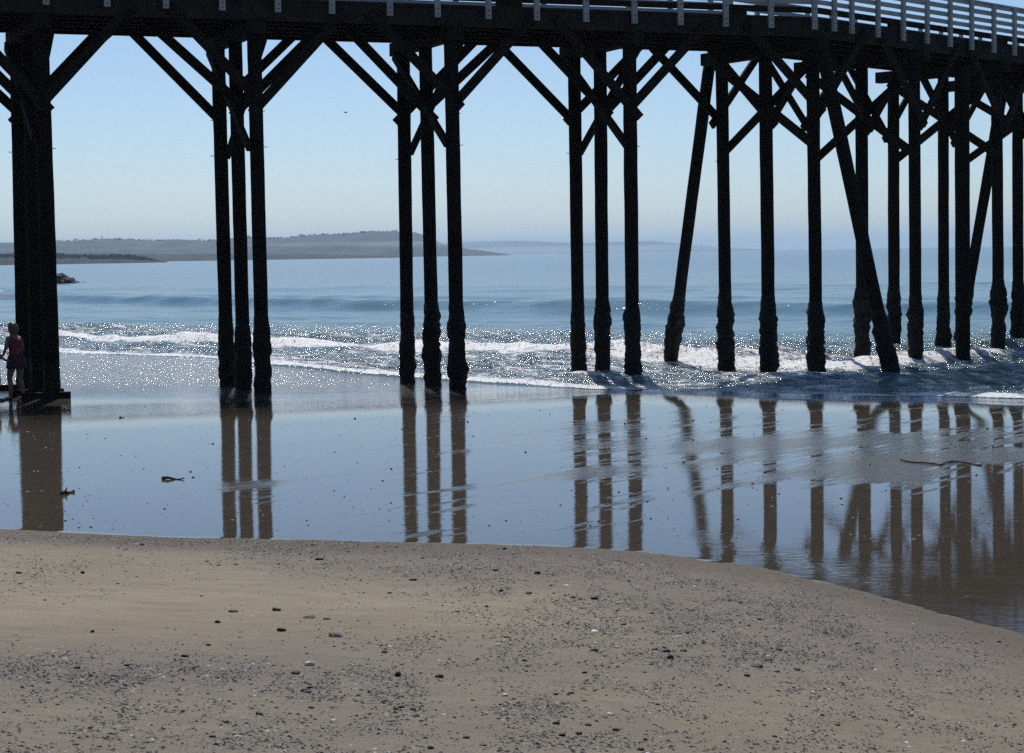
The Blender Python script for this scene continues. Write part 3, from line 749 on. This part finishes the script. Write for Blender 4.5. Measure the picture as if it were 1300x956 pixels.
# kelp strand
KP = [(1143, 583.5), (1150, 586), (1160, 587.5), (1172, 588), (1184, 589), (1194, 591), (1200, 588), (1208, 586.5), (1218, 586.5), (1228, 588), (1238, 590.5), (1246, 591.5)]
G = [ground(*q) for q in KP]; A = G[0]
mb = MB(); mb.tube([q-A+Vector((0, 0, .008)) for q in G], [.008]*len(G), 6, .3)
o = mb.build('kelp_strand', mat_simple('kelp', (.012, .009, .006), .8, .4, 8), None, True); o.location = A; tag(o, 'long thin wavy strand of dark kelp lying on the drained sand', 'kelp strand')
# bird
p = at_D(439, 143, 190); mb = MB()
mb.tube([(-.2, 0, 0), (-.1, 0, .02), (.08, 0, .01), (.2, 0, 0)], [.02, .055, .05, .015], 8)
for s in (1, -1): mb.add([(-.06, .03*s, .03), (.08, .03*s, .03), (.06, .3*s, .11), (-.01, .3*s, .12), (.08, .55*s, .05)], [(0, 1, 2, 3), (3, 2, 4)])
o = mb.build('bird', M_ROCK); o.location = p; o.rotation_euler = (0, 0, .6); tag(o, 'tiny dark bird flying in the open sky between the second and third pile groups', 'bird')

# ------------------------------------------------------------------ pebbles
def mat_peb(name, c, rough=.75):
    return mat_simple(name, c, rough, .4, 30, .35)
PM = [mat_peb('pebble_black', (.018, .018, .02)), mat_peb('pebble_brown', (.045, .035, .028)), mat_peb('pebble_grey', (.07, .07, .072)), mat_peb('pebble_red', (.12, .045, .035)), mat_peb('pebble_pale', (.42, .40, .37)), mat_peb('shell_white', (.72, .70, .66))]
PME = [[rock_mesh('pebble', 1, 1, 1, 20+i+11*j, 2, .3, PM[j]) for i in range(5)] for j in range(6)]
def pebble(px, py, w, h, mi, label, cat='pebble', group=None, name='pebble'):
    g = ground(px, py, .7); sc = g.y/F
    o = link(bpy.data.objects.new(name, PME[mi][random.randrange(5)])); o.location = (g.x, g.y, g.z+h*sc*.22); o.scale = (w*sc/2, w*sc/2*random.uniform(.6, 1.0), max(h*sc/2, .004)*1.0)
    o.rotation_euler = (random.uniform(-.15, .15), random.uniform(-.15, .15), random.uniform(-.35, .35)); tag(o, label, cat, group); return o
named = [  # px, py, w, h (photo pixels), material, label
    (296, 777, 13, 4, 0, 'long flat dark stone lying alone on the smooth sand, left of a round one'),
    (276, 791, 8, 5, 0, 'small humped dark stone on the smooth sand below a long flat one'),
    (351, 775.5, 12, 6, 0, 'rounded black stone right of the long flat stone'),
    (357, 802, 13, 7, 0, 'lumpy black stone at the edge of the smooth sand'),
    (392, 785, 17, 5, 2, 'wide low grey stone with a dark tail on the smooth sand'),
    (426, 808.5, 19, 8, 2, 'widest grey stone on the sand with a pale top'),
    (393, 845, 14, 8, 4, 'pale whitish stone with a dark underside near the lower edge of the sand'),
    (505, 859, 8, 9, 0, 'upright blocky black stone near the bottom centre'),
    (558, 860, 12, 6, 0, 'rounded black stone right of the upright blocky one'),
    (488, 829, 9, 5, 3, 'small reddish stone on the open sand'),
    (405, 711, 12, 5, 0, 'dark stone on the gravel just below the waterline'),
    (524, 737, 12, 5, 1, 'brown low stone in the middle of the open sand'),
    (117.5, 803.5, 5, 5, 0, 'round dark pebble alone on the left smooth sand'),
    (105, 729, 6, 5, 0, 'dark pebble left of centre among scattered chips near the top of the sand'),
    (24, 728.5, 8, 4, 1, 'brown oval pebble among the chips at the left'),
    (98, 849, 9, 5, 0, 'black lump in the gravel at the lower left'),
    (755, 761, 10, 6, 0, 'dark wedge of stone in the gravel band right of centre'),
    (671, 754, 9, 4, 0, 'dark stone at the left end of the centre gravel band'),
    (851, 836, 9, 7, 0, 'humped black stone on the lower right sand'),
    (868, 827, 9, 4, 0, 'flat black stone just above the humped one'),
    (972, 837.5, 18, 3, 1, 'long thin dark stick-like stone on the lower right sand'),
    (961, 847, 17, 5, 0, 'long dark stone cluster piece below the thin stick-like one'),
    (1012, 851, 9, 4, 0, 'small flat dark stone right of the long dark pieces'),
    (754, 802.5, 9, 3, 5, 'white shell fragment lying on the gravel right of centre'),
    (719, 744.5, 7, 2.5, 5, 'small white shell chip above the centre gravel band'),
    (375, 856, 12, 6, 0, 'black stone beside the pale whitish stone'),
    (435, 828, 0, 0, 0, '')]
for q in named:
    if q[5]: pebble(*q[:5], q[5], 'shell' if q[4] == 5 else 'stone', None, 'shell' if q[4] == 5 else 'stone')
def dens(px, py):
    d = .14
    for c in [(250, 690, 330, 9, .02, .9), (480, 712, 230, 16, 0, .8), (620, 735, 170, 20, .05, .9), (800, 770, 200, 40, .08, .75), (60, 850, 420, 26, .06, .8), (700, 820, 260, 40, 0, .6), (1000, 820, 200, 40, .12, .55), (70, 725, 100, 20, 0, .5), (60, 750, 120, 16, 0, .35), (400, 930, 900, 60, 0, .40), (930, 760, 140, 20, .2, .5)]:
        d += c[5]*(1.25 if c[0] == 250 else 1)*math.exp(-(((px-c[0])/c[2])**2+(((py-c[1])-c[4]*(px-c[0]))/c[3])**2))
    d *= 1-.85*math.exp(-(((px-180)/230)**2+((py-775)/34)**2))
    return min(d, 1)
def edge_y(px): return float(interp(px, EDGE))
n = 0; tries = 0
while n < 255 and tries < 20000:
    tries += 1; px = random.uniform(-5, 1305); py = edge_y(px)+6+(956-edge_y(px))*random.random()**1.15
    if py > 960 or random.random() > dens(px, py)**1.3: continue
    if any(abs(px-q[0]) < 12 and abs(py-q[1]) < 7 for q in named): continue
    if px > 1000 and random.random() < .6: continue
    w = random.choice([4, 5, 5, 6, 6, 7, 8, 10])*random.uniform(.7, 1.15)*(.75+.4*(py-700)/200); mi = random.choices([0, 1, 2, 4], [10, 5, 2, .5])[0]
    if mi == 4: lab, gr = 'small pale pebble lying on the sand', 'pale pebbles scattered on the sand'
    else: lab, gr = 'small dark pebble lying on the sand', 'dark pebbles scattered on the sand'
    pebble(px, py, w, w*random.uniform(.3, .55), mi, lab, 'pebble', gr); n += 1
# pebbles on the wet flat
n = 0
while n < 40:
    px = random.uniform(60, 1290); py = random.uniform(520, 670)
    if random.random() > (.25+.75*math.exp(-((px-800)/350)**2)): continue
    pebble(px, py, random.uniform(2, 4), random.uniform(1.3, 2.2), 0, 'tiny black pebble lying on the wet sand', 'pebble', 'tiny black pebbles on the wet sand'); n += 1

# fine gravel: far too many to count
def gravel_mesh(N, wetarea=False):
    vs = []; fs = []; tone = []; k = 0; tries = 0
    bx = np.zeros(0)
    cand = []
    while len(cand) < N and tries < N*40:
        tries += 1; px = random.uniform(-40, 1340)
        if not wetarea:
            e0 = edge_y(px)+1; py = e0+(985-e0)*random.random()**1.35
            if random.random() > dens(px, py)**1.5*(.15+1.9*max(0, .28+mnoise.noise(Vector((px*.011, py*.045, 2.)))+.6*mnoise.noise(Vector((px*.035, py*.12, 5.))))): continue
        else:
            py = random.uniform(508, min(690, edge_y(px)))
        cand.append((px, py))
    C = np.array(cand); 
    # positions on the beach surface
    z_ = np.full(len(C), .7)
    D_ = np.array([ray(x, y) for x, y in C])
    for _ in range(6):
        t = (z_-H)/D_[:, 2]; X_ = D_[:, 0]*t; Y_ = D_[:, 1]*t; z_ = beach_z(X_, Y_)[0]
    for i in range(len(C)):
        r0 = random.choice([.0016, .002, .0022, .003, .003, .0042, .006])*random.uniform(.7, 1.4)*(1.15 if not wetarea else 1.8)
        b = len(vs); a0 = random.random()*6.28; fl = random.uniform(.35, .8)
        for j in range(5):
            a = a0+j*1.2566; q = r0*random.uniform(.7, 1.3); vs.append((X_[i]+q*math.cos(a)*1.5, Y_[i]+q*math.sin(a), z_[i]-.0005))
        vs.append((X_[i]+random.uniform(-.3, .3)*r0, Y_[i]+random.uniform(-.3, .3)*r0, z_[i]+r0*fl*1.15))
        for j in range(5): fs.append((b+j, b+(j+1) % 5, b+5))
        tn = random.random(); tone += [tn]*6
    me = bpy.data.meshes.new('gravel'); me.from_pydata(vs, [], fs); me.update()
    at = me.attributes.new('tone', 'FLOAT', 'POINT'); at.data.foreach_set('value', tone)
    m = NT('gravel'); m.set(Base_Color=m.ramp(m.attr('tone'), [(0, (.02, .02, .022)), (.45, (.05, .045, .04)), (.62, (.11, .10, .09)), (.85, (.26, .235, .20)), (.97, (.30, .28, .25)), (1., (.75, .73, .7))]), Roughness=.7)
    me.materials.append(m.m)
    o = link(bpy.data.objects.new('gravel', me)); tag(o, kind='stuff'); return o
gravel_mesh(75000)
gravel_mesh(1500, True)

# ------------------------------------------------------------------ haze
def mist_bank(px, py, D, rx, ry, rz, dens_):
    bm = bmesh.new(); bmesh.ops.create_icosphere(bm, subdivisions=4, radius=1); c = at_D(px, py, D)
    for q in bm.verts:
        n_ = 1+.35*mnoise.noise(q.co*2.3+Vector((px, 0, 0)))
        q.co = Vector((q.co.x*rx*n_, q.co.y*ry, q.co.z*rz*n_))
    me = bpy.data.meshes.new('mist'); bm.to_mesh(me); bm.free()
    o = link(bpy.data.objects.new('mist', me)); o.location = c; tag(o, kind='stuff')
    mm = bpy.data.materials.new('mist'); mm.use_nodes = True; t_ = mm.node_tree; t_.nodes.remove(t_.nodes['Principled BSDF'])
    v_ = t_.nodes.new('ShaderNodeVolumePrincipled'); v_.inputs['Color'].default_value = (.9, .95, 1, 1); v_.inputs['Density'].default_value = dens_
    t_.links.new(v_.outputs[0], t_.nodes['Material Output'].inputs['Volume']); me.materials.append(mm)
mist_bank(440, 309.5, 4300, 300, 160, 6, .0007)
mist_bank(545, 310, 4250, 200, 180, 7, .0009)
mist_bank(735, 316.5, 11500, 1150, 600, 26, .0011)
bm = bmesh.new(); bmesh.ops.create_cube(bm, size=1)
for q in bm.verts: q.co = Vector((q.co.x*30000, q.co.y*29000+14300, (q.co.z+.5)*203-3))
me = bpy.data.meshes.new('haze'); bm.to_mesh(me); bm.free()
hz = link(bpy.data.objects.new('haze', me)); tag(hz, kind='stuff')
hm = bpy.data.materials.new('haze'); hm.use_nodes = True; t = hm.node_tree; t.nodes.remove(t.nodes['Principled BSDF'])
pv = t.nodes.new('ShaderNodeVolumePrincipled'); pv.inputs['Color'].default_value = (.52, .75, 1, 1); pv.inputs['Density'].default_value = .000078; pv.inputs['Anisotropy'].default_value = .2
t.links.new(pv.outputs[0], t.nodes['Material Output'].inputs['Volume']); me.materials.append(hm)

# ------------------------------------------------------------------ light
SUN_EL, SUN_AZ = R(50), R(-7)      # azimuth from straight ahead (+Y), positive to the right
w = bpy.data.worlds.new('World'); scene.world = w; w.use_nodes = True; t = w.node_tree
sky = t.nodes.new('ShaderNodeTexSky'); sky.sky_type = 'NISHITA'; sky.sun_disc = False; sky.sun_elevation = SUN_EL; sky.sun_rotation = SUN_AZ
sky.air_density = .85; sky.dust_density = .4; sky.ozone_density = 5.5; sky.altitude = 0
t.links.new(sky.outputs[0], t.nodes['Background'].inputs['Color']); t.nodes['Background'].inputs['Strength'].default_value = .086
sd = bpy.data.lights.new('sun', 'SUN'); sd.energy = 4.2; sd.angle = R(.53); sd.color = (1, .95, .88)
so = link(bpy.data.objects.new('sun', sd))
dirv = Vector((math.sin(SUN_AZ)*math.cos(SUN_EL), math.cos(SUN_AZ)*math.cos(SUN_EL), math.sin(SUN_EL)))
so.rotation_euler = dirv.to_track_quat('Z', 'Y').to_euler(); so.location = (0, 0, 60)
vs = scene.view_settings; vs.view_transform = 'Standard'; vs.look = 'None'; vs.exposure = .16; vs.gamma = 1
